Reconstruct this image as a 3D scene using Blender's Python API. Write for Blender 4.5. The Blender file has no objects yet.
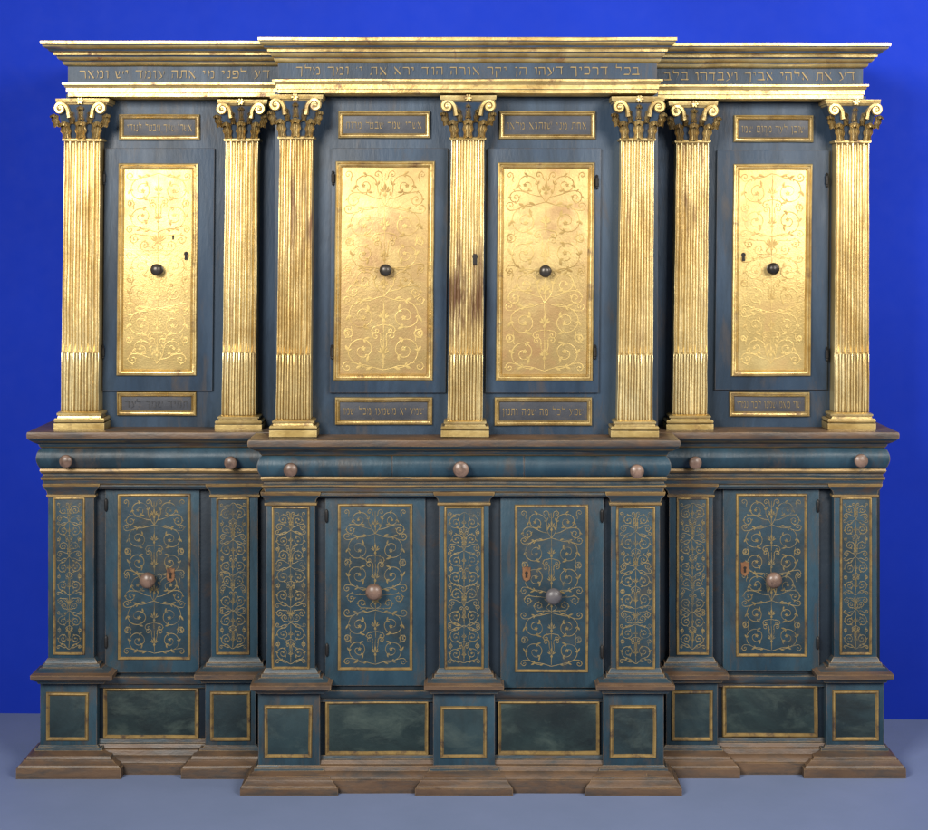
import bpy, bmesh, math, random
from mathutils import Vector, noise
random.seed(7)
C = bpy.context.scene.collection
PI = math.pi
# ------------------------------------------------------------ measuring frame
D, S, HY, CX = 4.6, 0.003, 230.0, 464.0
def sc(y): return S*(D+y)/D
ZH = (779-HY)*sc(-0.10)
def wx(px, y): return (px-CX)*sc(y)
def wz(py, y): return ZH+(HY-py)*sc(y)

# ------------------------------------------------------------ materials
def mk(name, c1, c2, wear=None, lo=.56, hi=.66, scale=8, stretch=(1,1,1), rough=.5, metal=0.0,
       edge=None, edge_amt=.8, bump=.25, bscale=70, wscale=14, wstretch=None, dirt_shade=None, dirt_shade_amt=.8, spec=.4, rvar=.12, zb=None, mott=None, wm=.25):
    m = bpy.data.materials.new(name); m.use_nodes = True
    nt = m.node_tree; N = nt.nodes; L = nt.links
    b = N['Principled BSDF']
    tc = N.new('ShaderNodeTexCoord')
    mp = N.new('ShaderNodeMapping'); mp.inputs['Scale'].default_value = stretch
    L.new(tc.outputs['Object'], mp.inputs['Vector'])
    def nz(sc_, det=6, ro=.6, vec=None, dist=0):
        n = N.new('ShaderNodeTexNoise'); n.inputs['Scale'].default_value = sc_
        n.inputs['Detail'].default_value = det; n.inputs['Roughness'].default_value = ro
        n.inputs['Distortion'].default_value = dist
        L.new(vec or mp.outputs['Vector'], n.inputs['Vector']); return n.outputs['Fac']
    def ramp(fac, a, c, lo_, hi_):
        r = N.new('ShaderNodeValToRGB'); r.color_ramp.elements[0].position = lo_; r.color_ramp.elements[1].position = hi_
        r.color_ramp.elements[0].color = (*a,1); r.color_ramp.elements[1].color = (*c,1)
        L.new(fac, r.inputs['Fac']); return r.outputs['Color']
    def mix(fac, a, c, col=None):
        x = N.new('ShaderNodeMix'); x.data_type = 'RGBA'; x.clamp_factor = True
        L.new(fac, x.inputs['Factor']); L.new(a, x.inputs['A'])
        if col is not None: x.inputs['B'].default_value = (*col,1)
        else: L.new(c, x.inputs['B'])
        return x.outputs['Result']
    def math_(op, a, v, clamp=True):
        x = N.new('ShaderNodeMath'); x.operation = op; x.use_clamp = clamp
        L.new(a, x.inputs[0])
        if isinstance(v, (int,float)): x.inputs[1].default_value = v
        else: L.new(v, x.inputs[1])
        return x.outputs[0]
    col = ramp(nz(scale), c1, c2, .32, .68)
    if mott is not None:      # cloudy patches of a second tone
        col = mix(ramp(nz(scale*.6, 8, .7, None, .8), (0,0,0), (1,1,1), .46, .66), col, None, mott)
    mask = None
    if wear is not None:
        vec = None
        if wstretch:
            mp2 = N.new('ShaderNodeMapping'); mp2.inputs['Scale'].default_value = wstretch
            L.new(tc.outputs['Object'], mp2.inputs['Vector']); vec = mp2.outputs['Vector']
        f = nz(wscale, 9, .7, vec, .4)
        if zb:
            sx = N.new('ShaderNodeSeparateXYZ'); L.new(tc.outputs['Object'], sx.inputs[0])
            q = math_('ABSOLUTE', math_('SUBTRACT', sx.outputs['Z'], zb[0], False), 0, False)
            q = math_('DIVIDE', q, zb[1], False)
            iv = N.new('ShaderNodeMath'); iv.operation = 'SUBTRACT'; iv.use_clamp = True; iv.inputs[0].default_value = 1
            L.new(q, iv.inputs[1])
            f = math_('ADD', f, math_('MULTIPLY', iv.outputs[0], zb[2]), False)
        mask = math_('MULTIPLY', ramp(f, (0,0,0), (1,1,1), lo, hi), 1.0)
        col = mix(mask, col, None, wear)
    if edge is not None:
        bv = N.new('ShaderNodeBevel'); bv.samples = 3; bv.inputs['Radius'].default_value = .005
        ge = N.new('ShaderNodeNewGeometry')
        dp = N.new('ShaderNodeVectorMath'); dp.operation = 'DOT_PRODUCT'
        L.new(bv.outputs['Normal'], dp.inputs[0]); L.new(ge.outputs['Normal'], dp.inputs[1])
        em = ramp(dp.outputs['Value'], (1,1,1), (0,0,0), .82, .985)
        en = ramp(nz(22, 8, .7), (0,0,0), (1,1,1), .38, .56)
        e2 = math_('MULTIPLY', math_('MULTIPLY', em, en), edge_amt)
        col = mix(e2, col, None, edge)
        mask = e2 if mask is None else math_('MAXIMUM', mask, e2)
    if dirt_shade is not None:  # crevice grime and shade painted into the base colour from ambient occlusion
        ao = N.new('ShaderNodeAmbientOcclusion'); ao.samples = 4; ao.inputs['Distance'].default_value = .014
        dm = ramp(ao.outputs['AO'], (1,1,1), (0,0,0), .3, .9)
        col = mix(math_('MULTIPLY', dm, dirt_shade_amt), col, None, dirt_shade)
    L.new(col, b.inputs['Base Color'])
    rn = N.new('ShaderNodeMapRange'); rn.inputs['To Min'].default_value = rough-rvar; rn.inputs['To Max'].default_value = rough+rvar
    L.new(nz(18, 6, .6), rn.inputs['Value']); L.new(rn.outputs['Result'], b.inputs['Roughness'])
    b.inputs['Specular IOR Level'].default_value = spec
    if metal > 0 and mask is not None:
        mm = N.new('ShaderNodeMapRange'); mm.inputs['To Min'].default_value = metal; mm.inputs['To Max'].default_value = metal*wm
        L.new(mask, mm.inputs['Value']); L.new(mm.outputs['Result'], b.inputs['Metallic'])
    else: b.inputs['Metallic'].default_value = metal
    bp = N.new('ShaderNodeBump'); bp.inputs['Strength'].default_value = bump; bp.inputs['Distance'].default_value = .003
    L.new(nz(bscale, 5, .6), bp.inputs['Height']); L.new(bp.outputs['Normal'], b.inputs['Normal'])
    return m

G1, G2 = (.61,.42,.14), (.79,.61,.27)
MAT = {}
def zz(y, o=0): return wz(y, o)
MAT['gold'] = mk('gilded_moulding', G1, G2, (.17,.085,.036), .54, .67, 9, rough=.36, metal=.80, edge=(.90,.75,.42), edge_amt=.5, wscale=20, dirt_shade=(.06,.04,.022), dirt_shade_amt=.82, bump=.3, mott=(.46,.30,.10))
colkw = dict(stretch=(1,1,.5), rough=.35, metal=.76, wscale=3.2, wstretch=(16,6,1.3), dirt_shade=(.19,.11,.042), dirt_shade_amt=.72, bump=.3, mott=(.56,.40,.155))  # grooves darkened in the colour, grime plus painted shade, for flute contrast
CG = ((.70,.525,.225), (.86,.72,.39), (.24,.125,.06))
MAT['gold_col'] = mk('gilded_flutes', *CG, .57, .73, 6, **colkw)
MAT['gold_col_worn'] = mk('gilded_flutes_rubbed', CG[0], CG[1], (.12,.058,.03), .58, .70, 6, zb=(zz(296,-.18), .20, .20), **colkw)
MAT['gold_col_streaked'] = mk('gilded_flutes_streaked', CG[0], CG[1], (.18,.095,.048), .58, .72, 6, zb=(zz(200,-.18), .40, .085), **colkw)
MAT['gold_panel'] = mk('gilded_panel_ground', (.53,.375,.135), (.71,.54,.225), (.40,.24,.095), .50, .78, 7, rough=.43, metal=.75, wscale=9, bump=.28, bscale=190, mott=(.52,.37,.135))
MAT['gold_panel_rubbed'] = mk('rubbed_gilded_panel_ground', (.40,.280,.108), (.55,.41,.172), (.31,.17,.07), .48, .73, 7, rough=.46, metal=.68, wscale=6, bump=.28, bscale=190, zb=(zz(310), .34, .08), mott=(.39,.265,.105))
MAT['gold_dark'] = mk('tooled_line', (.27,.17,.055), (.39,.26,.087), (.54,.385,.14), .49, .63, 6, rough=.44, metal=.72, wscale=7, bump=.1, zb=(zz(400), .62, .21), wm=1)
MAT['gold_line'] = mk('shell_gold_line', (.165,.12,.047), (.26,.186,.072), (.048,.056,.050), .50, .66, 9, rough=.5, metal=.3, wscale=18, bump=.1)
MAT['gold_text'] = mk('faded_gold_lettering', (.18,.125,.052), (.28,.195,.075), (.06,.055,.045), .54, .70, 9, rough=.5, metal=.25, wscale=16, bump=.1)
MAT['gold_faint'] = mk('almost_lost_lettering', (.045,.042,.038), (.065,.056,.045), (.030,.032,.038), .40, .56, 9, rough=.5, metal=.1, wscale=20, bump=.1)
MAT['gold_worn'] = mk('worn_gilt_frame', (.23,.148,.055), (.36,.24,.085), (.07,.045,.03), .48, .64, 9, rough=.45, metal=.45, wscale=24, dirt_shade=(.03,.025,.02), bump=.3)
MAT['blue_up'] = mk('slate_blue_paint', (.018,.034,.060), (.036,.060,.095), (.062,.052,.046), .55, .74, 6, stretch=(1.6,1,.35), rough=.46, edge=(.12,.08,.05), edge_amt=.75, wscale=9, bump=.3, mott=(.016,.026,.040), spec=.28)
MAT['blue_low'] = mk('teal_blue_paint', (.012,.033,.052), (.028,.063,.088), (.055,.044,.036), .52, .72, 6, stretch=(1.4,1,.45), rough=.44, edge=(.21,.12,.055), edge_amt=.9, wscale=11, bump=.35, mott=(.013,.025,.034), spec=.32)
MAT['blue_panel'] = mk('teal_panel_paint', (.011,.029,.045), (.025,.055,.075), (.048,.045,.038), .52, .72, 7, rough=.48, wscale=12, bump=.25, mott=(.014,.025,.031), spec=.32)
MAT['blue_dark'] = mk('dark_case_paint', (.006,.011,.018), (.012,.021,.032), (.03,.02,.015), .56, .7, 6, rough=.5, wscale=10, bump=.2, spec=.3)
MAT['plaque'] = mk('plaque_ground', (.018,.022,.032), (.05,.052,.062), (.10,.07,.04), .58, .74, 10, rough=.5, wscale=22, bump=.2)
MAT['brown'] = mk('worn_brown_moulding', (.070,.040,.024), (.128,.077,.044), (.032,.035,.036), .45, .70, 7, stretch=(.5,1,1.6), rough=.45, edge=(.30,.185,.085), edge_amt=.8, wscale=10, wstretch=(.7,1,2.6), dirt_shade=(.014,.011,.010), dirt_shade_amt=.75, bump=.4)
MAT['blue_brown'] = mk('rubbed_blue_moulding', (.015,.033,.047), (.031,.052,.066), (.075,.046,.028), .47, .68, 7, stretch=(.5,1,1.6), rough=.45, edge=(.34,.22,.088), edge_amt=.95, wscale=9, wstretch=(.8,1,2.2), dirt_shade=(.010,.012,.014), dirt_shade_amt=.65, bump=.4)
MAT['gilt_brown'] = mk('rubbed_gilt_moulding', (.145,.084,.034), (.27,.172,.064), (.034,.034,.034), .51, .66, 9, stretch=(.4,1,1.5), rough=.42, metal=.28, edge=(.52,.36,.14), edge_amt=.8, wscale=14, wstretch=(.7,1,2), dirt_shade=(.02,.014,.012), dirt_shade_amt=.7, bump=.35)
MAT['marble'] = mk('painted_marbling', (.007,.016,.017), (.022,.038,.037), (.058,.080,.068), .49, .80, 4, stretch=(1,1,1.5), rough=.40, wscale=5.5, wstretch=(1.3,1,2.6), bump=.2, mott=(.006,.010,.011))
MAT['marble_ped'] = mk('pedestal_panel_paint', (.010,.023,.028), (.024,.045,.050), (.055,.076,.068), .50, .80, 5, rough=.42, wscale=6.5, wstretch=(1,1,2), bump=.2, mott=(.009,.015,.016))
MAT['bronze'] = mk('dark_bronze', (.03,.026,.022), (.075,.065,.055), rough=.35, metal=.6, bump=.2)
MAT['wood'] = mk('turned_wood', (.11,.066,.046), (.21,.133,.098), (.05,.03,.022), .50, .68, 14, rough=.36, wscale=30, bump=.15, spec=.5)
MAT['wood_grey'] = mk('greyed_turned_wood', (.07,.065,.07), (.13,.115,.115), (.04,.03,.03), .52, .68, 14, rough=.36, wscale=30, bump=.15, spec=.5)
MAT['hole'] = mk('dark_hole', (.006,.004,.003), (.012,.008,.006), rough=.7, bump=.05)
MAT['brass'] = mk('rusty_brass', (.17,.075,.035), (.28,.14,.06), (.06,.03,.02), .5,.65, 20, rough=.45, metal=.4, wscale=30, bump=.2)
MAT['iron'] = mk('black_iron', (.012,.011,.011), (.03,.027,.025), rough=.5, metal=.4, bump=.2)

# ------------------------------------------------------------ mesh helpers
def obj(name, bm, mats, parent=None, recalc=True, shear=None, smooth=.6):
    if recalc: bmesh.ops.recalc_face_normals(bm, faces=bm.faces[:])
    if shear:
        k, zp = shear
        for v in bm.verts: v.co.x += k*(v.co.z-zp)
    me = bpy.data.meshes.new(name); bm.to_mesh(me); bm.free()
    for p in me.polygons: p.use_smooth = True
    me.set_sharp_from_angle(angle=smooth)
    if not isinstance(mats, (list,tuple)): mats = [mats]
    for m in mats: me.materials.append(MAT[m])
    o = bpy.data.objects.new(name, me); C.objects.link(o)
    if parent: o.parent = parent
    return o

def mould(bm, x0, x1, Y, Yb, prof, oL=1, oR=1, j=1.0, floor=False):
    """horizontal moulding: rings (py, out_px[, material of the face above]) from bottom to top, mitred round the ends"""
    sd = random.uniform(0, 50)
    n = max(2, int(abs(x1-x0)/12))
    rings = []
    for i, pr in enumerate(prof):
        py, out = pr[0], pr[1]
        d = Y-out*S
        z = wz(py, d)
        if floor and i == 0: z = 0.0
        xl = wx(x0-out*oL, d) if oL else wx(x0, Y)
        xr = wx(x1+out*oR, d) if oR else wx(x1, Y)
        ring = [bm.verts.new((xl, Yb, z))]
        for k in range(n+1):
            x = xl+(xr-xl)*k/n
            q = noise.noise(Vector((x*9, i*.35, sd)))*.0012*j
            q2 = noise.noise(Vector((x*7, i*.2, sd+9)))*.0012*j
            ring.append(bm.verts.new((x, d+q, z+(0 if floor and i == 0 else q2))))
        ring.append(bm.verts.new((xr, Yb, z)))
        rings.append(ring)
    for i in range(len(rings)-1):
        a, b = rings[i], rings[i+1]; mi = prof[i][2] if len(prof[i]) > 2 else 0
        for k in range(len(a)):
            k2 = (k+1) % len(a)
            f = bm.faces.new((a[k], a[k2], b[k2], b[k])); f.material_index = mi
    bm.faces.new(rings[0][::-1]); f = bm.faces.new(rings[-1])
    f.material_index = prof[-2][2] if len(prof[-2]) > 2 else 0

def box(bm, x0, x1, y0, y1, Yf, Yb, bev=.002, z0=None, mi=0):
    a, b = wx(x0, Yf), wx(x1, Yf); t = wz(y0, Yf); u = wz(y1, Yf) if z0 is None else z0
    vs = [bm.verts.new((x, y, z)) for z in (u, t) for y in (Yf, Yb) for x in (a, b)]
    fs = [bm.faces.new([vs[i] for i in q]) for q in ((0,1,5,4),(1,3,7,5),(3,2,6,7),(2,0,4,6),(4,5,7,6),(2,3,1,0))]
    for f in fs: f.material_index = mi
    if bev:
        es = list({e for f in fs for e in f.edges})
        bmesh.ops.bevel(bm, geom=es, offset=bev, segments=2, affect='EDGES', profile=.6)

def frame(bm, x0, x1, y0, y1, w, Y, p, prof=((0,0),(.12,.8),(.3,1),(.45,.55),(.6,.5),(.75,.8),(.9,.45),(1,0))):
    """mitred picture-frame moulding, w px wide, p metres proud"""
    sd = random.uniform(0, 50); s = sc(Y)
    a, b, t, u = wx(x0, Y), wx(x1, Y), wz(y0, Y), wz(y1, Y)
    rings = []
    for (f, h) in prof:
        o = f*w*s
        cs = [(a+o, u+o), (b-o, u+o), (b-o, t-o), (a+o, t-o)]
        ring = []
        for k in range(4):
            p0, p1 = cs[k], cs[(k+1) % 4]
            n = 6 if k % 2 == 0 else 12
            for i in range(n):
                x = p0[0]+(p1[0]-p0[0])*i/n; z = p0[1]+(p1[1]-p0[1])*i/n
                jx = noise.noise(Vector((x*9, z*9, sd)))*.0014; jz = noise.noise(Vector((x*9, z*9, sd+20)))*.0014
                ring.append(bm.verts.new((x+jx, Y-h*p+(0.001 if h == 0 else noise.noise(Vector((x*14, z*14, sd+5)))*.0008), z+jz)))
        rings.append(ring)
    for i in range(len(rings)-1):
        A, B = rings[i], rings[i+1]
        for k in range(len(A)):
            k2 = (k+1) % len(A); bm.faces.new((A[k], A[k2], B[k2], B[k]))

def lathe_y(bm, px, py, Y, prof, n=20, mi=0):
    """turned piece on an axis towards the viewer: (distance in front of Y, radius)"""
    cx, cz = wx(px, Y), wz(py, Y); prev = None
    for (d, r) in prof:
        ring = [bm.verts.new((cx+r*math.cos(2*PI*k/n), Y-d, cz+r*math.sin(2*PI*k/n))) for k in range(n)]
        if prev:
            for k in range(n):
                f = bm.faces.new((prev[k], prev[(k+1) % n], ring[(k+1) % n], ring[k])); f.material_index = mi
        else: bm.faces.new(ring)
        prev = ring
    bm.faces.new(prev)

def lathe_z(bm, px, Y, zprof, n=10):
    cx = wx(px, Y); prev = None
    for (z, r) in zprof:
        ring = [bm.verts.new((cx+r*math.cos(2*PI*k/n), Y+r*math.sin(2*PI*k/n), z)) for k in range(n)]
        if prev:
            for k in range(n): bm.faces.new((prev[k], prev[(k+1) % n], ring[(k+1) % n], ring[k]))
        else: bm.faces.new(ring)
        prev = ring
    bm.faces.new(prev)

def tube(bm, pts, rad, n=6, mi=0):
    prev = None
    for i, p in enumerate(pts):
        a = pts[max(0, i-1)]; b = pts[min(len(pts)-1, i+1)]
        t = Vector(b)-Vector(a); t.y = 0
        t = t.normalized() if t.length > 1e-9 else Vector((1,0,0))
        nn = Vector((-t.z, 0, t.x)); r = rad(i/(len(pts)-1)) if callable(rad) else rad
        ring = [bm.verts.new(Vector(p)+nn*r*math.cos(2*PI*k/n)+Vector((0, r*math.sin(2*PI*k/n), 0))) for k in range(n)]
        if prev:
            for k in range(n):
                f = bm.faces.new((prev[k], prev[(k+1) % n], ring[(k+1) % n], ring[k])); f.material_index = mi
        else: bm.faces.new(ring).material_index = mi
        prev = ring
    bm.faces.new(prev).material_index = mi

def leaf3d(bm, cx, Y, z0, h, w, out, lean=0, mi=0):
    """broad acanthus leaf with scalloped edge, raised ribs and tip curling forward"""
    nu, nv = 12, 18; g = []
    for j in range(nv+1):
        t = j/nv
        wd = w*(.66+.46*math.sin(PI*min(1, .08+.80*t)))*(1+.12*math.sin(t*PI*7))*(1 if t < .92 else .8)*.5
        if t < .68: z = z0+h*t/.68*.96; y = Y-.004-out*.5*(t/.68)**2
        else:
            a = (t-.68)/.32*PI; z = z0+h*.96+h*.07*math.sin(a)-h*.22*(1-math.cos(a))*.5; y = Y-.004-out*.5-out*.6*(1-math.cos(a))*.5
        row = []
        for i in range(nu+1):
            s = i/nu*2-1
            row.append(bm.verts.new((cx+lean*t*h+s*wd, y+.005*s*s-.0032*math.cos(s*PI*4)-.003*(1-abs(s)), z-abs(s)*h*.10)))
        g.append(row)
    for j in range(nv):
        for i in range(nu):
            f = bm.faces.new((g[j][i], g[j][i+1], g[j+1][i+1], g[j+1][i])); f.material_index = mi

# ---- flat painted scrollwork
def spiral_stem(p0, dir0, c, R, a0, sg, T, n=34, inner=.14):
    s0 = Vector((c[0]+R*math.cos(a0), c[1]+R*math.sin(a0)))
    tan = Vector((-math.sin(a0), math.cos(a0)))*sg
    p0 = Vector(p0); d = Vector(dir0).normalized(); k = (s0-p0).length*.45
    b = [p0, p0+d*k, s0-tan*k, s0]; pts = []
    for i in range(12):
        t = i/12; pts.append(b[0]*(1-t)**3+b[1]*3*t*(1-t)**2+b[2]*3*t*t*(1-t)+b[3]*t**3)
    for i in range(n+1):
        t = i/n; r = R*((1-t)*(1-inner)+inner); a = a0+sg*T*2*PI*t
        pts.append(Vector((c[0]+r*math.cos(a), c[1]+r*math.sin(a))))
    return pts
def drop(p, ang, L, w):
    p = Vector(p); d = Vector((math.cos(ang), math.sin(ang))); n = Vector((-d.y, d.x))
    return [p+d*L*t+n*w*s for (t, s) in ((0,.08),(.25,.62),(.55,1),(.8,.62),(1,0),(.8,-.62),(.55,-1),(.25,-.62),(0,-.08))]
def arabesque(W, H, kinds, seed, lf):
    """candelabra of linked scrolls: 0 rising pair, 1 falling pair, 2 rising with rosette, 3 lyre, 4 vase with palmette"""
    rnd = random.Random(seed); L = []; Fs = []; rows = len(kinds)
    wts = [rnd.uniform(.88, 1.14)*(1.0 if k != 4 else .8) for k in kinds]; tot = sum(wts); v = -H/2
    for r in range(rows):
        h = H*wts[r]/tot; v0 = v; v += h; kind = kinds[r]
        R = min(W*.215, h*.43)
        for s in (-1, 1):
            def add(p0, d0, c, R_, a0, sg, T, lv=True):
                pts = spiral_stem(p0, d0, c, R_, a0, sg, T)
                L.append([Vector((q.x*s, q.y)) for q in pts])
                for idx in ((6, 12, 17, 23, 30) if lv else (8, 18)):
                    q, q2 = pts[idx], pts[idx+1]; a = math.atan2(q2.y-q.y, q2.x-q.x)
                    Fs.append([Vector((e.x*s, e.y)) for e in drop(q, a-sg*.65, R_*rnd.uniform(.36,.54)*(1+.12*(lf-1)), R_*.08*lf)])
                    if lv and idx > 7: Fs.append([Vector((e.x*s, e.y)) for e in drop(q, a+sg*.6, R_*.28, R_*.055*lf)])
                e = pts[-1]
                for kk in range(5):
                    Fs.append([Vector((z.x*s, z.y)) for z in drop((e.x, e.y), kk*2*PI/5+.4, R_*.19, R_*.055*lf)])
            cu = W*.255
            if kind in (0, 2):
                add((0, v0-.04*h), (1,.25), (cu, v0+.52*h), R, -PI/2, 1, 1.6)
                add((W*.12, v0+.05*h), (1,-.3), (W*.43, v0+.06*h), R*.32, PI/2, -1, 1.2, False)
                add((W*.03, v0+.60*h), (.3,1), (W*.09, v0+.92*h), R*.30, PI, -1, 1.2, False)
                add((cu+R*.7, v0+.80*h), (.4,1), (W*.43, v0+1.0*h), R*.30, PI*.9, -1, 1.2, False)
            elif kind == 1:
                add((0, v0+1.04*h), (1,-.25), (cu, v0+.48*h), R, PI/2, -1, 1.6)
                add((W*.12, v0+.95*h), (1,.3), (W*.43, v0+.94*h), R*.32, -PI/2, 1, 1.2, False)
                add((0, v0+.24*h), (.9,.1), (W*.09, v0+.08*h), R*.30, PI/2, -1, 1.2, False)
                add((cu+R*.7, v0+.20*h), (.4,-1), (W*.43, v0+.0*h), R*.30, -PI*.9, 1, 1.2, False)
            elif kind == 3:
                add((0, v0+.03*h), (.6,1), (W*.24, v0+.62*h), R*.85, PI, -1, 1.5)
                add((W*.05, v0+.22*h), (1,.1), (W*.37, v0+.20*h), R*.52, PI/2, -1, 1.4)
                add((W*.02, v0+.76*h), (.5,1), (W*.09, v0+.94*h), R*.28, PI, -1, 1.1, False)
                add((W*.40, v0+.74*h), (.6,1), (W*.44, v0+.94*h), R*.26, PI, -1, 1.1, False)
            else:
                add((W*.03, v0+.10*h), (1,.2), (W*.20, v0+.36*h), R*.55, -PI/2, 1, 1.4)
                add((W*.10, v0+.75*h), (1,.3), (W*.36, v0+.62*h), R*.55, PI*.6, -1, 1.4)
                for aa in (1.25, .90, .55): Fs.append([Vector((e.x*s, e.y)) for e in drop((W*.01, v0+.5*h), aa, h*.38, W*.013*lf)])
                L.append([Vector((s*W*u, v0+h*t)) for u, t in ((.015,.12),(.07,.2),(.085,.3),(.05,.4),(.02,.46),(.05,.5))])
            for aa, ll in ((1.15,.20), (.6,.16)):
                Fs.append([Vector((e.x*s, e.y)) for e in drop((W*.012, v0+.42*h), aa, h*ll, W*.010*lf)])
        L.append([Vector((0, v0+.02*h+i*h*.96/10)) for i in range(11)])
        Fs.append(drop((0, v0+.45*h), PI/2, h*.24, W*.016*lf)); Fs.append(drop((0, v0+.42*h), -PI/2, h*.14, W*.020*lf))
        if kind == 2:
            for k in range(8): Fs.append(drop((0, v0+.92*h), k*PI/4, h*.11, W*.013*lf))
    return L, Fs
def scrollwork(bm, x0, x1, y0, y1, Y, kinds, seed, lw, lf=1.0):
    s = sc(Y); W = (x1-x0)*s; H = (y1-y0)*s; cx = wx((x0+x1)/2, Y); cz = wz((y0+y1)/2, Y)
    L, Fs = arabesque(W*.98, H*.965, kinds, seed, lf)
    Yb = Y-.0005
    def fit(q):
        return Vector((max(-W/2, min(W/2, q.x)), max(-H/2, min(H/2, q.y))))
    for pts in L:
        n = len(pts); prev = None
        for i, p in enumerate(pts):
            a = pts[max(0, i-1)]; b = pts[min(n-1, i+1)]; t = (b-a)
            t = t.normalized() if t.length > 1e-9 else Vector((0,1)); nn = Vector((-t.y, t.x))
            w = lw*(.55+.6*math.sin(PI*min(1, .15+i/n*.85)))*(.8+.6*noise.noise(Vector((p.x*40, p.y*40, seed))))
            jj = Vector((noise.noise(Vector((p.x*25, p.y*25, seed+3)))*.0026, noise.noise(Vector((p.x*25, p.y*25, seed+8)))*.0026))
            row = []
            for q, yy in ((p+nn*w*.5, Yb), (p, Yb-.0003), (p-nn*w*.5, Yb)):
                q = fit(q+jj); row.append(bm.verts.new((cx+q.x, yy, cz+q.y)))
            if prev:
                for k in range(2): bm.faces.new((prev[k], row[k], row[k+1], prev[k+1]))
            prev = row
    for k, f in enumerate(Fs):
        f = [fit(q) for q in f]
        c = sum(f, Vector((0,0)))/len(f); vc = bm.verts.new((cx+c.x, Yb-.0005-.00001*(k % 7), cz+c.y))
        vs = [bm.verts.new((cx+q.x, Yb-.0002, cz+q.y)) for q in f]
        for i in range(len(vs)): bm.faces.new((vs[i], vs[(i+1) % len(vs)], vc))

# ---- broad-nib square Hebrew lettering: strokes on a 5-unit high grid, and the letter's width
HEB = {
'א': (4,[[(.3,5),(3.7,0)],[(3.4,5),(3.2,3.8),(2.3,2.5)],[(.9,0),(.7,1.2),(1.6,3)]]),
'ב': (4,[[(.3,4.7),(3.1,4.7),(3.2,.3)],[(0,.3),(4,.3)]]),
'ג': (2.8,[[(.8,4.7),(2.1,4.7),(2.2,1.8),(2.6,0)],[(2.2,1.6),(.5,.2)]]),
'ד': (4,[[(0,4.7),(4,4.7)],[(3.2,4.7),(3.2,0)]]),
'ה': (3.8,[[(0,4.7),(3.5,4.7),(3.5,0)],[(.6,2.6),(.5,0)]]),
'ו': (1.8,[[(.3,4.7),(1.5,4.7),(1.5,0)]]),
'ז': (2.2,[[(.2,4.8),(2.2,4.6)],[(1.3,4.7),(1.2,0)]]),
'ח': (3.9,[[(.2,4.7),(3.6,4.7),(3.6,0)],[(.6,4.7),(.6,0)]]),
'ט': (4,[[(1.5,4),(.3,4.7),(.3,.3),(3.6,.3),(3.7,4),(2.7,4.7),(2.2,3.7)]]),
'י': (1.7,[[(.2,4.7),(1.4,4.7),(1.3,2.9)]]),
'כ': (3.6,[[(.2,4.7),(3,4.7),(3.4,2.5),(3,.3),(.2,.3)]]),
'ך': (3.6,[[(0,4.7),(3.2,4.7),(3.2,-1.3)]]),
'ל': (3.7,[[(.5,6.7),(.5,4.7),(3.4,4.7),(3.2,2.8),(1.8,0)]]),
'מ': (4,[[(.2,0),(1,3),(.4,5)],[(1,3.4),(2,4.7),(3.2,4.7),(3.7,3.5),(3.7,.3),(2,.3)]]),
'ם': (4,[[(.2,4.7),(3.6,4.7),(3.6,.3),(.6,.3),(.6,4.7)]]),
'נ': (2.3,[[(.8,4.7),(1.9,4.7),(1.9,.3),(.2,.3)]]),
'ן': (1.7,[[(.2,4.7),(1.3,4.7),(1.3,-1.3)]]),
'ס': (3.9,[[(0,4.7),(3.3,4.7),(3.6,2.6),(2.4,.2),(1.5,.2),(.5,2.4),(.6,4.7)]]),
'ע': (3.7,[[(.3,4.8),(1,4.3),(2.3,1)],[(3.4,4.8),(3.3,2.6),(2.4,1),(.2,-.6)]]),
'פ': (3.7,[[(1.8,2.6),(.6,2.6),(.4,4.7),(3.1,4.7),(3.5,2.5),(3.1,.3),(.2,.3)]]),
'צ': (3.8,[[(.4,4.8),(3.4,.3),(.2,.3)],[(3.5,4.8),(2.2,2.2)]]),
'ק': (3.7,[[(0,4.7),(3.4,4.7),(3.2,2.6),(2.2,.8)],[(.7,2.8),(.7,-1.5)]]),
'ר': (3.5,[[(0,4.7),(2.8,4.7),(3.2,4.1),(3.2,0)]]),
'ש': (4.5,[[(.2,4.8),(.9,.4),(2.6,.5),(4.1,3),(4.3,4.8)],[(2.2,4.8),(2.1,3),(1,1.8)]]),
'ת': (4,[[(.6,4.7),(3.6,4.7),(3.6,0)],[(1,4.7),(.9,.3),(0,.2)]]),
"'": (1,[[(.7,5.2),(.3,4.0)]]), ' ': (2.2,[])}
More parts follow.
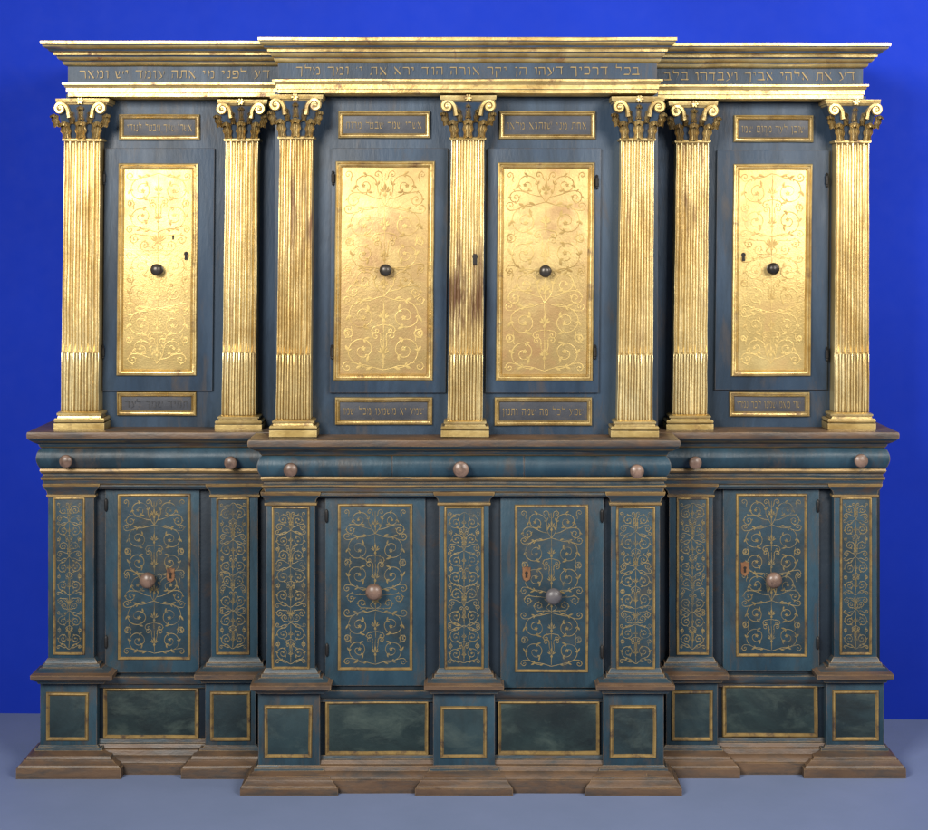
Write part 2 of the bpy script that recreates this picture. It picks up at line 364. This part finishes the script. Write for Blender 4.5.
def lettering(text, x0, x1, y0, y1, Y, mat, parent):
    """y0, y1: top and foot of the letters"""
    rnd = random.Random(len(text)*31+int(x0))
    tot = sum(HEB[c][0]+1.0 for c in text)
    X0, X1 = wx(x0, Y), wx(x1, Y); u = (X1-X0)/tot; vv = (wz(y0, Y)-wz(y1, Y))/5; zb = wz(y1, Y)
    bm = bmesh.new(); pen = X1; q = 0
    for c in text:
        w, strokes = HEB[c]; pen -= (w+1.0)*u
        dz = rnd.uniform(-.18,.18)*vv; sx = rnd.uniform(.92,1.06); sl = rnd.uniform(-.05,.05)
        for st in strokes:
            n = (.19*u, .34*vv)
            for (a, b) in zip(st, st[1:]):
                q += 1; yy = Y-.00002*(q % 40)
                a2 = (pen+(a[0]*sx+a[1]*sl)*u, zb+a[1]*vv+dz); b2 = (pen+(b[0]*sx+b[1]*sl)*u, zb+b[1]*vv+dz)
                bm.faces.new([bm.verts.new(p) for p in ((a2[0]-n[0], yy, a2[1]-n[1]), (b2[0]-n[0], yy, b2[1]-n[1]), (b2[0]+n[0], yy, b2[1]+n[1]), (a2[0]+n[0], yy, a2[1]+n[1]))])
    return obj('inscription', bm, mat, parent, recalc=False)

# ------------------------------------------------------------ the ark
ark = bpy.data.objects.new('torah_ark', None); C.objects.link(ark)
ark['label'] = 'large blue painted wooden cabinet with gilded columns and four gilded doors above painted doors'
ark['category'] = 'cabinet'
BACK = .40
OC = -.15
LEAN = .010

# --- entablatures
def entablature(x0, x1, O, base, k, oL, oR, text, tx0, tx1):
    Y = -.035+O; y = base
    bm = bmesh.new()
    mould(bm, x0, x1, Y, BACK, [(y+32,-3,0),(y+30,0,0),(y+26.4,0,1),(y+25.8,1.8,0),(y+21.6,1.8,0),(y+21,3.2,0),(y+19,4,0),(y+18,6,0),(y+16.2,6,0),(y+16,2,1),(y+15.6,.4,1)], oL, oR)
    obj('architrave', bm, ['gold', 'blue_dark'], ark)
    bm = bmesh.new(); mould(bm, x0, x1, Y, BACK, [(y+15.8,0),(y+8,.0),(y-.4,0)], oL, oR)
    fz = obj('frieze', bm, 'blue_up', ark)
    lettering(text, tx0, tx1, y+4.0, y+11.6, Y-.0028, 'gold_text', fz)
    bm = bmesh.new()
    pr = [(0,.3,0),(-1.2,3.5,0),(-2.6,5.0,0),(-4.6,5.6,1),(-5.6,6.0,0),(-6.4,8.5,0),(-8.2,10.5,0),(-9.6,11.2,1),(-11.2,11.6,0),(-11.6,14.5,0),(-14.2,15,0),(-14.6,17.5,0),(-15.6,19.5,1),(-17.4,20.4,0),(-18.2,22.5,0),(-20.2,25.4,0),(-21.6,26,1),(-22.4,26.4,0),(-22.8,28,0),(-25.5,28,0),(-26,27,0)]
    mould(bm, x0, x1, Y, BACK, [(y+a, b*k, m) for a, b, m in pr], oL, oR)
    obj('cornice', bm, ['gold', 'blue_up'], ark)
entablature(68, 300, 0, 66.5, 1, 1, 0, 'דע לפני מי אתה עומד יש ומאר', 80, 271)
entablature(278, 657, OC, 63, .72, 1, 1, "בכל דרכיך דעהו הן יקר אורה הוד ירא את י' ומך מלך", 296, 641)
entablature(630, 863, 0, 68.5, 1, 0, 1, 'דע את אלהי אביך ועבדהו בלב', 664, 856)

# --- upper case walls
def ubox(x0, x1, y0, y1, O):
    bm = bmesh.new(); box(bm, x0, x1, y0, y1, .03+O, BACK-.002); return obj('upper_case', bm, 'blue_up', ark)
ubox(66, 290, 94, 431, 0); ubox(275, 658, 92, 437, OC); ubox(640, 866, 96, 431, 0)

# --- shelf, drawer band, ledge
def middle(x0, x1, O, dy, oL, oR, knobs, seams):
    Y = -.045+O
    bm = bmesh.new()
    mould(bm, x0, x1, Y, BACK-.001, [(448.5+dy,-1,1),(447.5+dy,1.5,1),(446.6+dy,2.5,0),(444+dy,4,0),(442.6+dy,8,1),(441.6+dy,10,1),(441+dy,11.5,0),(439.5+dy,14,0),(438.3+dy,15.2,2),(435+dy,15.6,2),(432.6+dy,15,2),(431.8+dy,13.5,2)], oL, oR)
    obj('shelf', bm, ['blue_brown', 'gilt_brown', 'brown'], ark)
    bm = bmesh.new()
    xs = [x0]+seams+[x1]
    for i in range(len(xs)-1):
        a = xs[i]+(.25 if i else 0); b = xs[i+1]-(.25 if i < len(xs)-2 else 0)
        mould(bm, a, b, Y, .1+O, [(469.5+dy-22*t, 6.2*math.sin(PI*t)**.65) for t in [k/14 for k in range(15)]], oL if i == 0 else .02, oR if i == len(xs)-2 else .02)
    dr = obj('drawer_front', bm, 'blue_low', ark)
    for kx, ky, r in knobs:
        bm = bmesh.new(); yk = Y-.017
        lathe_y(bm, kx, ky, yk, [(-.002,.010),(.003,.011),(.005,.006),(.012,.0065),(.016,r*.72),(.021,r*.97),(.026,r),(.031,r*.92),(.035,r*.65),(.037,r*.25)])
        obj('knob', bm, 'wood', dr)
    bm = bmesh.new()
    mould(bm, x0+4, x1-4, -.038+O, BACK-.003, [(489+dy,-2,0),(487+dy,0,0),(484.8+dy,0,1),(483.6+dy,2.2,0),(480.5+dy,3,0),(479.6+dy,5,1),(477.6+dy,5.5,0),(475.5+dy,3,0),(474+dy,3,0),(473+dy,5,1),(471+dy,6.4,1),(469+dy,6,0)], oL, oR)
    obj('ledge_moulding', bm, ['blue_brown', 'gilt_brown'], ark)
middle(42, 300, 0, 0, 1, 0, [(68,460,.0195),(232,461.5,.0195)], [])
middle(263, 665, OC, 8, 1, 1, [(291.5,468.5,.0205),(461,468,.0230),(636,470,.0205)], [392,524])
middle(640, 884, 0, 0, 0, 1, [(694,461.5,.0195),(859,459.5,.0205)], [])
ZS = wz(431.8, -.085)          # top of the shelves

def keyhole(px, py, Y, parent, k=1.0):
    bm = bmesh.new(); x, z = wx(px, Y), wz(py, Y)
    o = [(math.cos(a)*.0075*k, .005*k+math.sin(a)*.0075*k) for a in [math.radians(-50+i*28) for i in range(11)]]+[(-.0055*k, -.018*k), (.0055*k, -.018*k)]
    v1 = [bm.verts.new((x+u, Y, z+v)) for u, v in o]; v2 = [bm.verts.new((x+u, Y+.006, z+v)) for u, v in o]
    bm.faces.new(v1)
    for i in range(len(o)): bm.faces.new((v1[i], v1[(i+1) % len(o)], v2[(i+1) % len(o)], v2[i]))
    return obj('keyhole', bm, 'hole', parent)

# --- gilded columns
def column(cx, wt, wb, yT, yS, yB, O, cap, cy0, cy1, hole=None, lean=LEAN, mat='gold_col'):
    Y = -.03+O; Yw = .035+O
    zT, zS, zB = wz(yT, Y), wz(yS, Y), wz(yB, Y); zp = (zT+zB)/2
    sh = (lean, zp)
    nf, m = 6, 10; dep = .0085; sd = random.uniform(0, 99)
    lev = [(zB+(zS-zB)*i/6, 1) for i in range(7)]+[(zS+.0015, 2), (zS+.007, 0)]+[(zS+.007+(zT-zS-.012)*i/24, 0) for i in range(1, 25)]+[(zT, 3)]
    bm = bmesh.new(); rows = []
    for z, mode in lev:
        t = (z-zB)/(zT-zB); w = (wb+(wt-wb)*t)*sc(Y); xl = wx(cx, Y)-w/2
        row = [bm.verts.new((xl, Yw, z))]
        for i in range(nf*m+1):
            s = i/(nf*m); f = s*nf
            ph = f-math.floor(f) if i < nf*m else 0
            q = 0 if (ph < .13 or ph > .87) else (ph-.13)/.74
            if mode == 0: d = dep*math.sqrt(max(0, math.sin(PI*q))) if q > 0 else 0
            elif mode == 1: d = dep*.8*(1-math.sin(PI*q)**.7) if 0 < q < 1 else 0
            elif mode == 2: d = .0005
            else: d = .0
            d += noise.noise(Vector((s*7, z*9, sd)))*.0018+.004*(2*s-1)**2
            row.append(bm.verts.new((xl+w*s+noise.noise(Vector((s*3, z*14, sd+30)))*.0012, Y+d, z)))
        row.append(bm.verts.new((xl+w, Yw, z))); rows.append(row)
    for a, b in zip(rows, rows[1:]):
        for k in range(len(a)-1): bm.faces.new((a[k], a[k+1], b[k+1], b[k]))
    col = obj('gilded_column', bm, mat, ark, shear=sh, smooth=.7)
    # base
    x0, x1 = cx-wb/2, cx+wb/2; yb = HY-(ZS-ZH)/sc(Y-.018)
    bm = bmesh.new(); hgt = yb-yB
    mould(bm, x0, x1, Y, Yw, [(yb,6.5),(yb-.36*hgt,6.5),(yb-.38*hgt,4.5),(yb-.42*hgt,6),(yb-.52*hgt,6.6),(yb-.62*hgt,5.6),(yb-.64*hgt,3),(yb-.75*hgt,2.2),(yb-.78*hgt,3.6),(yb-.87*hgt,3.8),(yb-.93*hgt,2.4),(yb-.98*hgt,.5)])
    obj('column_base', bm, 'gold', col, shear=sh)
    # capital: blue bell, rows of gilded leaves with blue between, corner scrolls, gilded abacus with a flower
    bm = bmesh.new()
    x0, x1 = cx-wt/2, cx+wt/2; A = (cap-wt)/2; hh = cy1-cy0
    mould(bm, x0, x1, Y, Yw, [(cy1+2,0,0),(cy1+1.5,1.8,0),(cy1-.5,2,0),(cy1-1.2,0,1),(cy1-hh*.3,1.8,1),(cy1-hh*.6,5.2,1),(cy0+6,A-2,1)])
    mould(bm, x0, x1, Y, Yw, [(cy0+6.4,A-4,1),(cy0+5.6,A-2.0,0),(cy0+4.2,A-1.6,0),(cy0+3.6,A-.4,0),(cy0+1.5,A,0),(cy0-.5,A+.2,0)])
    s = sc(Y); X = wx(cx, Y); zb = wz(cy1-1, Y); H = hh*s; W = wt*s; Yo = Y-.010
    for k in (-1, 0, 1):
        leaf3d(bm, X+k*W*.40, Yo-(.003 if k == 0 else 0)+.004, zb, H*(.44 if k == 0 else .42), W*(.28 if k == 0 else .25), .012, lean=k*.18)
    for k in (-1, 1):
        leaf3d(bm, X+k*W*.24, Yo-.001, zb+H*.36, H*.30, W*.17, .009, lean=k*.16)
        leaf3d(bm, X+k*W*.66, Yo-.003, zb+H*.28, H*.32, W*.20, .010, lean=k*.30)
        Rv = H*.135; ccx, ccz = (cap*s)/2-Rv*1.25, H*.72
        pts = spiral_stem((ccx-Rv*1.6, H*.50), (.2,1), (ccx, ccz), Rv, PI*.72, -1, 1.35, n=38, inner=.22)
        tube(bm, [(X+k*p.x, Yo-.010-.006*min(1, i/16), zb+p.y) for i, p in enumerate(pts)], lambda t: .0074*(1-.35*t))
        pre = set(bm.verts)
        bmesh.ops.create_uvsphere(bm, u_segments=10, v_segments=6, radius=.0075)
        for v in bm.verts:
            if v not in pre: v.co.y *= .6; v.co += Vector((X+k*ccx, Yo-.018, zb+ccz))
    leaf3d(bm, X, Yo-.002, zb+H*.46, H*.34, W*.20, .010)
    for k in range(6):   # flower on the abacus
        a = k*PI/3
        pts = [(X+math.cos(a)*.010*t, Y-A*s-.002, zb+H*.905+math.sin(a)*.010*t) for t in (0,.5,1)]
        tube(bm, pts, lambda t: .0042*(.6+.8*t)*(1 if t < .9 else .6))
    obj('capital', bm, ['gold', 'blue_up'], col, recalc=True, shear=sh)
    if hole: keyhole(hole[0], hole[1], Y-.0015, col, 1.0)
    return col

column(80.5, 35.5, 37.5, 141, 354, 411, 0, 53, 99, 139)
column(240, 32, 34, 141, 354, 415, 0, 50, 100, 139, lean=.012)
column(294.5, 32.5, 34.5, 138, 356, 419, OC, 53, 95, 137, mat='gold_col_streaked')
column(466.5, 32.5, 35, 138, 356, 420, OC, 56, 96, 138, hole=(475,258), mat='gold_col_worn')
column(636.5, 32.5, 35, 138, 356, 420, OC, 53, 97, 139)
column(691.5, 32, 34, 143, 355, 414, 0, 49, 102, 141, mat='gold_col_streaked')
column(852.5, 32.5, 35, 143, 355, 412, 0, 55, 100, 141, lean=.004)

# --- gilded doors
def gilded_door(x0, x1, y0, y1, p, O, knob, hole, hinges, seed, kinds, scratch=None, pm='gold_panel'):
    Y = .018+O
    zp = wz((y0+y1)/2, Y); sh = (LEAN, zp)
    bm = bmesh.new(); box(bm, x0, x1, y0, y1, Y, .06+O, .003)
    d = obj('gilded_door', bm, 'blue_up', ark, shear=sh)
    a, b, c, e = p
    bm = bmesh.new(); box(bm, a+2, b-2, c+2, e-2, Y-.002, Y+.01, .0008)
    obj('gilded_panel', bm, pm, d, shear=sh)
    bm = bmesh.new(); frame(bm, a, b, c, e, 7, Y, .011); obj('panel_frame', bm, 'gold', d, shear=sh)
    bm = bmesh.new(); scrollwork(bm, a+7, b-7, c+8, e-8, Y-.002, kinds, seed, .0032, 1.25); obj('scroll_ornament', bm, 'gold_dark', d, recalc=False, shear=sh)
    bm = bmesh.new(); Yk = Y-.002
    lathe_y(bm, knob[0], knob[1], Yk, [(-.003,.0165),(.0025,.0165),(.004,.013),(.006,.006),(.014,.006),(.017,.011),(.021,.0165),(.026,.0180),(.030,.0155),(.034,.010),(.0355,.004)])
    obj('knob', bm, 'bronze', d)
    if hole: keyhole(hole[0], hole[1], Y-.0042, d, .85)
    if scratch: keyhole(scratch[0], scratch[1], Y-.0042, d, .45)
    for hx, hy in hinges:
        bm = bmesh.new(); Yh = Y-.004; z = wz(hy, Yh)
        lathe_z(bm, hx, Yh, [(z-.022,.001),(z-.018,.004),(z-.014,.0028),(z-.012,.0052),(z+.012,.0052),(z+.014,.0028),(z+.018,.004),(z+.022,.001)])
        obj('hinge', bm, 'iron', d)
gilded_door(103.5, 213.5, 148, 391, (117.5,198,163,376), 0, (158,269.5), (186,255), [(104,178),(103,352)], 1, [3,1,0,1,4,0,1], (173,237))
gilded_door(330.5, 447, 148, 393, (334.5,434,161,380.5), OC, (386,270), None, [(333,178),(332,352)], 2, [0,1,3,0,1,3], pm='gold_panel_rubbed')
gilded_door(486.5, 600, 148, 393, (496.5,594,162,381), OC, (545,271), None, [(597,182),(595,352)], 3, [0,1,3,0,1,3], pm='gold_panel_rubbed')
gilded_door(716, 828.5, 150, 390, (732,811.5,163.5,376.5), 0, (772,268.5), (743.5,256), [(827,180),(827,354)], 4, [3,1,0,1,4,0,1])

# --- inscription plaques
def plaque(x0, x1, y0, y1, O, text, mat='gold_text'):
    Y = .026+O
    bm = bmesh.new(); box(bm, x0+1, x1-1, y0+1, y1-1, Y, .05+O, .001)
    d = obj('plaque', bm, 'plaque', ark)
    bm = bmesh.new(); frame(bm, x0, x1, y0, y1, 5.5, Y+.003, .012); obj('plaque_frame', bm, 'gold', d)
    cy = (y0+y1)/2
    lettering(text, x0+8, x1-8, cy-2.6, cy+3.8, Y-.002, mat, d)
plaque(119,200.5,114,140.5,0,'אשרי שמך מבטל לנגדי')
plaque(117,196.5,391.5,415.5,0,'תמיד שמך לעד', 'gold_faint')
plaque(338,430.5,111,138.5,OC,'אשרי שמך שבטל מרוח')
plaque(335,432.5,397,424.5,OC,'שמע יא משמעו מכל שמו')
plaque(499,595.5,111,139.5,OC,'אחת מני שוהגא מלאו')
plaque(494.5,592,397,425.5,OC,'שמע לכל מה שמה ותנון')
plaque(733.5,813.5,115,142.5,0,'שוכן לעד מרום שמו')
plaque(729,809.5,391.5,416.5,0,'שוי מאמ שמנו לכר נמרי')

# --- lower case
def lbox(x0, x1, y0, O):
    bm = bmesh.new(); box(bm, x0, x1, y0, 0, 0+O, BACK-.004, z0=.03); return obj('lower_case', bm, 'blue_dark', ark)
lbox(52, 300, 484, 0); lbox(270, 658, 492, OC); lbox(640, 880, 484, 0)

THIN = ((0,0),(.2,.9),(.45,1),(.7,.5),(1,0))
# --- painted doors
def painted_door(x0, x1, y0, y1, p, O, knob, hole, hinges, seed, kinds, kmat='wood'):
    Y = -.010+O
    bm = bmesh.new(); box(bm, x0, x1, y0, y1, Y, .02+O, .003)
    d = obj('painted_door', bm, 'blue_low', ark)
    a, b, c, e = p
    bm = bmesh.new(); box(bm, a+2, b-2, c+2, e-2, Y-.0015, Y+.01, .0006); obj('painted_panel', bm, 'blue_panel', d)
    bm = bmesh.new(); frame(bm, a, b, c, e, 4.0, Y, .0055, THIN); obj('panel_frame', bm, 'gold_worn', d)
    bm = bmesh.new(); scrollwork(bm, a+4.5, b-4.5, c+4.5, e-4.5, Y-.0015, kinds, seed, .0021, .95); obj('scroll_ornament', bm, 'gold_line', d, recalc=False)
    bm = bmesh.new(); Yk = Y-.0015; r = .0240
    lathe_y(bm, knob[0], knob[1], Yk, [(-.002,.0145),(.004,.0155),(.006,.011),(.016,.009),(.020,r*.75),(.026,r*.97),(.032,r),(.038,r*.93),(.043,r*.7),(.046,r*.35),(.047,r*.1)], 24)
    obj('knob', bm, kmat, d)
    if hole:
        bm = bmesh.new(); Yp = Y-.0045; x, z = wx(hole[0], Yp), wz(hole[1], Yp)
        o = [(0,.022),(.007,.018),(.012,.019),(.011,.008),(.012,-.006),(.009,-.016),(0,-.022),(-.009,-.016),(-.012,-.006),(-.011,.008),(-.012,.019),(-.007,.018)]
        v1 = [bm.verts.new((x+u, Yp, z+v)) for u, v in o]; v2 = [bm.verts.new((x+u*1.05, Yp+.004, z+v*1.05)) for u, v in o]
        bm.faces.new(v1)
        for i in range(len(o)): bm.faces.new((v1[i], v1[(i+1) % len(o)], v2[(i+1) % len(o)], v2[i]))
        obj('keyhole_plate', bm, 'brass', d)
        keyhole(hole[0], hole[1], Yp-.0012, d, .6)
    for hx, hy in hinges:
        bm = bmesh.new(); Yh = Y-.003; z = wz(hy, Yh)
        lathe_z(bm, hx, Yh, [(z-.020,.001),(z-.016,.004),(z-.012,.005),(z+.012,.005),(z+.016,.004),(z+.020,.001)])
        obj('hinge', bm, 'iron', d)
painted_door(105, 199.5, 488, 673, (117.5,191,493.5,660), 0, (149.5,578), (170.5,575), [(106,505),(106,642)], 1, [0,1,3,0,1,3])
painted_door(325, 425.5, 495, 686, (337.5,413,503.5,670.5), OC, (374.5,589.5), None, [(326.5,516),(327,650)], 3, [0,1,4,0,1,3])
painted_door(500.5, 604, 495, 688, (514.5,588.5,504.5,672.5), OC, (553,594), (526.5,574), [(602,516),(602,652)], 5, [0,1,4,0,1,3], 'wood_grey')
painted_door(723, 819.5, 487, 671, (735.5,807.5,493.5,657), 0, (772,578), (745,569), [(818,506),(818,643)], 7, [0,1,3,0,1,3])

# --- painted pilasters with caps and bases
def pilaster(x0, x1, p, y0, yb, O, bl, br, seed):
    Y = -.026+O
    bm = bmesh.new(); box(bm, x0, x1, y0, yb+8, Y, .03+O, .002); d = obj('pilaster', bm, 'blue_low', ark)
    a, b, c, e = p
    bm = bmesh.new(); frame(bm, a-1, b+1, c, e, 3.4, Y, .0055, THIN); obj('panel_frame', bm, 'gold_worn', d)
    bm = bmesh.new(); box(bm, a+1, b-1, c+2, e-2, Y-.0013, Y+.01, .0005); obj('painted_panel', bm, 'blue_panel', d)
    bm = bmesh.new(); scrollwork(bm, a+2.6, b-2.6, c+4, e-4, Y-.0013, [0,1,4,0,1,3,1,3] if seed % 2 else [0,1,0,3,0,1,3,1], seed, .0019, 1.0); obj('scroll_ornament', bm, 'gold_line', d, recalc=False)
    bm = bmesh.new(); mould(bm, x0, x1, Y, .03+O, [(y0+13,0,1),(y0+12,1.5,1),(y0+10,1.6,0),(y0+9.5,.6,0),(y0+6,1.5,0),(y0+4,3.5,0),(y0+2.6,4.8,1),(y0+.6,5.4,1),(y0-1,5.6,1)])
    obj('pilaster_cap', bm, ['blue_brown', 'gilt_brown'], d)
    w = bl
    bm = bmesh.new(); mould(bm, x0, x1, Y, .03+O, [(yb+26,w*.55,1),(yb+24,w*.62,1),(yb+22.5,w*.98,0),(yb+18,w,0),(yb+17.3,w*.9,0),(yb+15,w*.78,1),(yb+12.5,w*.55,1),(yb+10,w*.44,0),(yb+9.5,w*.32,1),(yb+6,w*.28,0),(yb+5.5,w*.18,1),(yb+2,w*.1,1),(yb,.2,1)])
    obj('pilaster_base', bm, ['brown', 'blue_brown'], d)
pilaster(48, 94, (54,84.5,497,655), 485, 658, 0, 18, 18, 11)
pilaster(211, 258, (217,249,497,655), 485, 657, 0, 17, 17, 12)
pilaster(266, 315, (272.5,309,506,669.5), 493, 668, OC, 16, 16, 13)
pilaster(439, 489, (445,483,506,669.5), 493, 668, OC, 15, 15, 14)
pilaster(611, 660, (617,654.5,506,669.5), 493, 668, OC, 15, 15, 15)
pilaster(669, 713, (677,708,497,655), 485, 657, 0, 16, 16, 16)
pilaster(834, 877, (840.5,871,497,655), 485, 657, 0, 17, 17, 17)

# --- pedestals with flared feet
def pedestal(x0, x1, p, y0, yf, O, out):
    Y = -.03+O
    bm = bmesh.new(); box(bm, x0, x1, y0, yf+8, Y, .05+O, .003); d = obj('pedestal', bm, 'blue_low', ark)
    a, b, c, e = p
    bm = bmesh.new(); box(bm, a+1.5, b-1.5, c+1.5, e-1.5, Y-.0015, Y+.01, .0006); obj('pedestal_panel', bm, 'marble_ped', d)
    bm = bmesh.new(); frame(bm, a, b, c, e, 4.6, Y, .007, THIN); obj('panel_frame', bm, 'gold_worn', d)
    bm = bmesh.new(); w = out/24
    mould(bm, x0, x1, Y, .05+O, [(yf+34,24*w,0),(yf+24,24*w,0),(yf+23.5,22.5*w,0),(yf+21,21.5*w,0),(yf+18,18*w,0),(yf+15,16*w,0),(yf+14.5,14*w,0),(yf+11.5,13*w,0),(yf+10,10*w,0),(yf+7,7*w,0),(yf+6,5.5*w,1),(yf+3,5*w,1),(yf+2.5,2*w,1),(yf,.4,1)], floor=True)
    obj('pedestal_foot', bm, ['brown', 'blue_brown'], d)
pedestal(40, 97, (46,89,692,741), 681, 745, 0, 24)
pedestal(205, 256, (210,251,691,741), 681, 745, 0, 24)
pedestal(258, 320, (264,312.5,705,758), 690, 765, OC, 18)
pedestal(433, 495, (440,487,706,758), 690, 765, OC, 18)
pedestal(603, 664, (609.5,656.5,705,758), 690, 765, OC, 18)
pedestal(666, 718, (671,713,690,741), 681, 745, 0, 22)
pedestal(826, 884, (832,879,690,741), 681, 745, 0, 22)

# --- marbled base panels, rails and stepped plinths between the pedestals
def base(x0, x1, O, dy, panels):
    bm = bmesh.new(); mould(bm, x0, x1, O, .05+O, [(689+dy,0),(688+dy,3),(685+dy,4),(684+dy,7),(680+dy,9),(677+dy,9),(675.5+dy,6),(674.5+dy,0)], 0, 0)
    obj('base_rail', bm, 'blue_brown', ark)
    bm = bmesh.new(); b0 = 738+dy*1.15
    mould(bm, x0, x1, O, .05+O, [(775,22,0),(b0+26,22,0),(b0+25,20,0),(b0+21,18,0),(b0+18,15,0),(b0+17,13,0),(b0+12,11.5,0),(b0+10,8,0),(b0+6,6,1),(b0+5,3.5,1),(b0+1,2.5,1),(b0,.3,1)], 0, 0, floor=True)
    obj('plinth_moulding', bm, ['brown', 'blue_brown'], ark)
    for a, b, c, e in panels:
        bm = bmesh.new(); box(bm, a+1.5, b-1.5, c+1.5, e-1.5, -.004+O, .01+O, .0006); d = obj('base_panel', bm, 'marble', ark)
        bm = bmesh.new(); frame(bm, a, b, c, e, 5, -.002+O, .009, THIN); obj('panel_frame', bm, 'gold_worn', d)
base(60, 240, 0, 0, [(103,199,687,739)])
base(280, 645, OC, 14, [(325,429,700,755),(497,600,700,755)])
base(690, 860, 0, -1, [(722,818,684,737)])

# ------------------------------------------------------------ floor and backdrop
def plain(name, c1, c2, rough, scale, bump):
    MAT[name] = mk(name, c1, c2, rough=rough, scale=scale, bump=bump, bscale=240, spec=.2)
plain('blue_backdrop_paint', (.003,.023,.335), (.004,.028,.39), .8, 1.5, .06)
plain('grey_floor_paint', (.145,.185,.30), (.165,.205,.335), .6, 2.5, .05)
def sheet(name, vs, mat):
    bm = bmesh.new(); bm.faces.new([bm.verts.new(v) for v in vs]); o = obj(name, bm, mat, None, recalc=False); o['kind'] = 'structure'; return o
sheet('floor', [(-6,-7,0),(6,-7,0),(6,1.2,0),(-6,1.2,0)], 'grey_floor_paint')
Yw, t = .478, .022
sheet('wall', [(-6,Yw+6*t,-.01),(6,Yw-6*t,-.01),(6,Yw-6*t,5),(-6,Yw+6*t,5)], 'blue_backdrop_paint')

# ------------------------------------------------------------ light
def area(name, loc, target, size, power, col, spread):
    l = bpy.data.lights.new(name, 'AREA'); l.shape = 'RECTANGLE'; l.size, l.size_y = size; l.energy = power; l.color = col; l.spread = math.radians(spread)
    o = bpy.data.objects.new(name, l); C.objects.link(o); o.location = loc
    o.rotation_euler = (Vector(target)-Vector(loc)).to_track_quat('-Z', 'Y').to_euler(); return o
area('studio_lamp', (-2.1,-4.2,2.95), (.55,0,1.42), (1.6,1.6), 155, (1,.97,.91), 125)
area('studio_lamp', (2.6,-4.2,2.95), (.45,0,1.4), (1.6,1.6), 130, (1,.97,.92), 140)
area('backdrop_lamp', (2.35,-.55,2.3), (1.1,.46,1.3), (.5,.9), 12, (1,.97,.92), 150)
w = bpy.data.worlds.new('World'); bpy.context.scene.world = w; w.use_nodes = True
w.node_tree.nodes['Background'].inputs['Color'].default_value = (.85,.9,1,1)
w.node_tree.nodes['Background'].inputs['Strength'].default_value = .13

# ------------------------------------------------------------ camera
cam = bpy.data.cameras.new('camera'); co = bpy.data.objects.new('camera', cam); C.objects.link(co)
co.location = (0,-D,ZH); co.rotation_euler = (PI/2,0,0)
cam.sensor_width = 36; cam.lens = 36*D/(928*S); cam.shift_y = -(415-HY)/928; cam.clip_end = 100
bpy.context.scene.camera = co
vs = bpy.context.scene.view_settings; vs.view_transform = 'Standard'; vs.look = 'None'; vs.exposure = 0
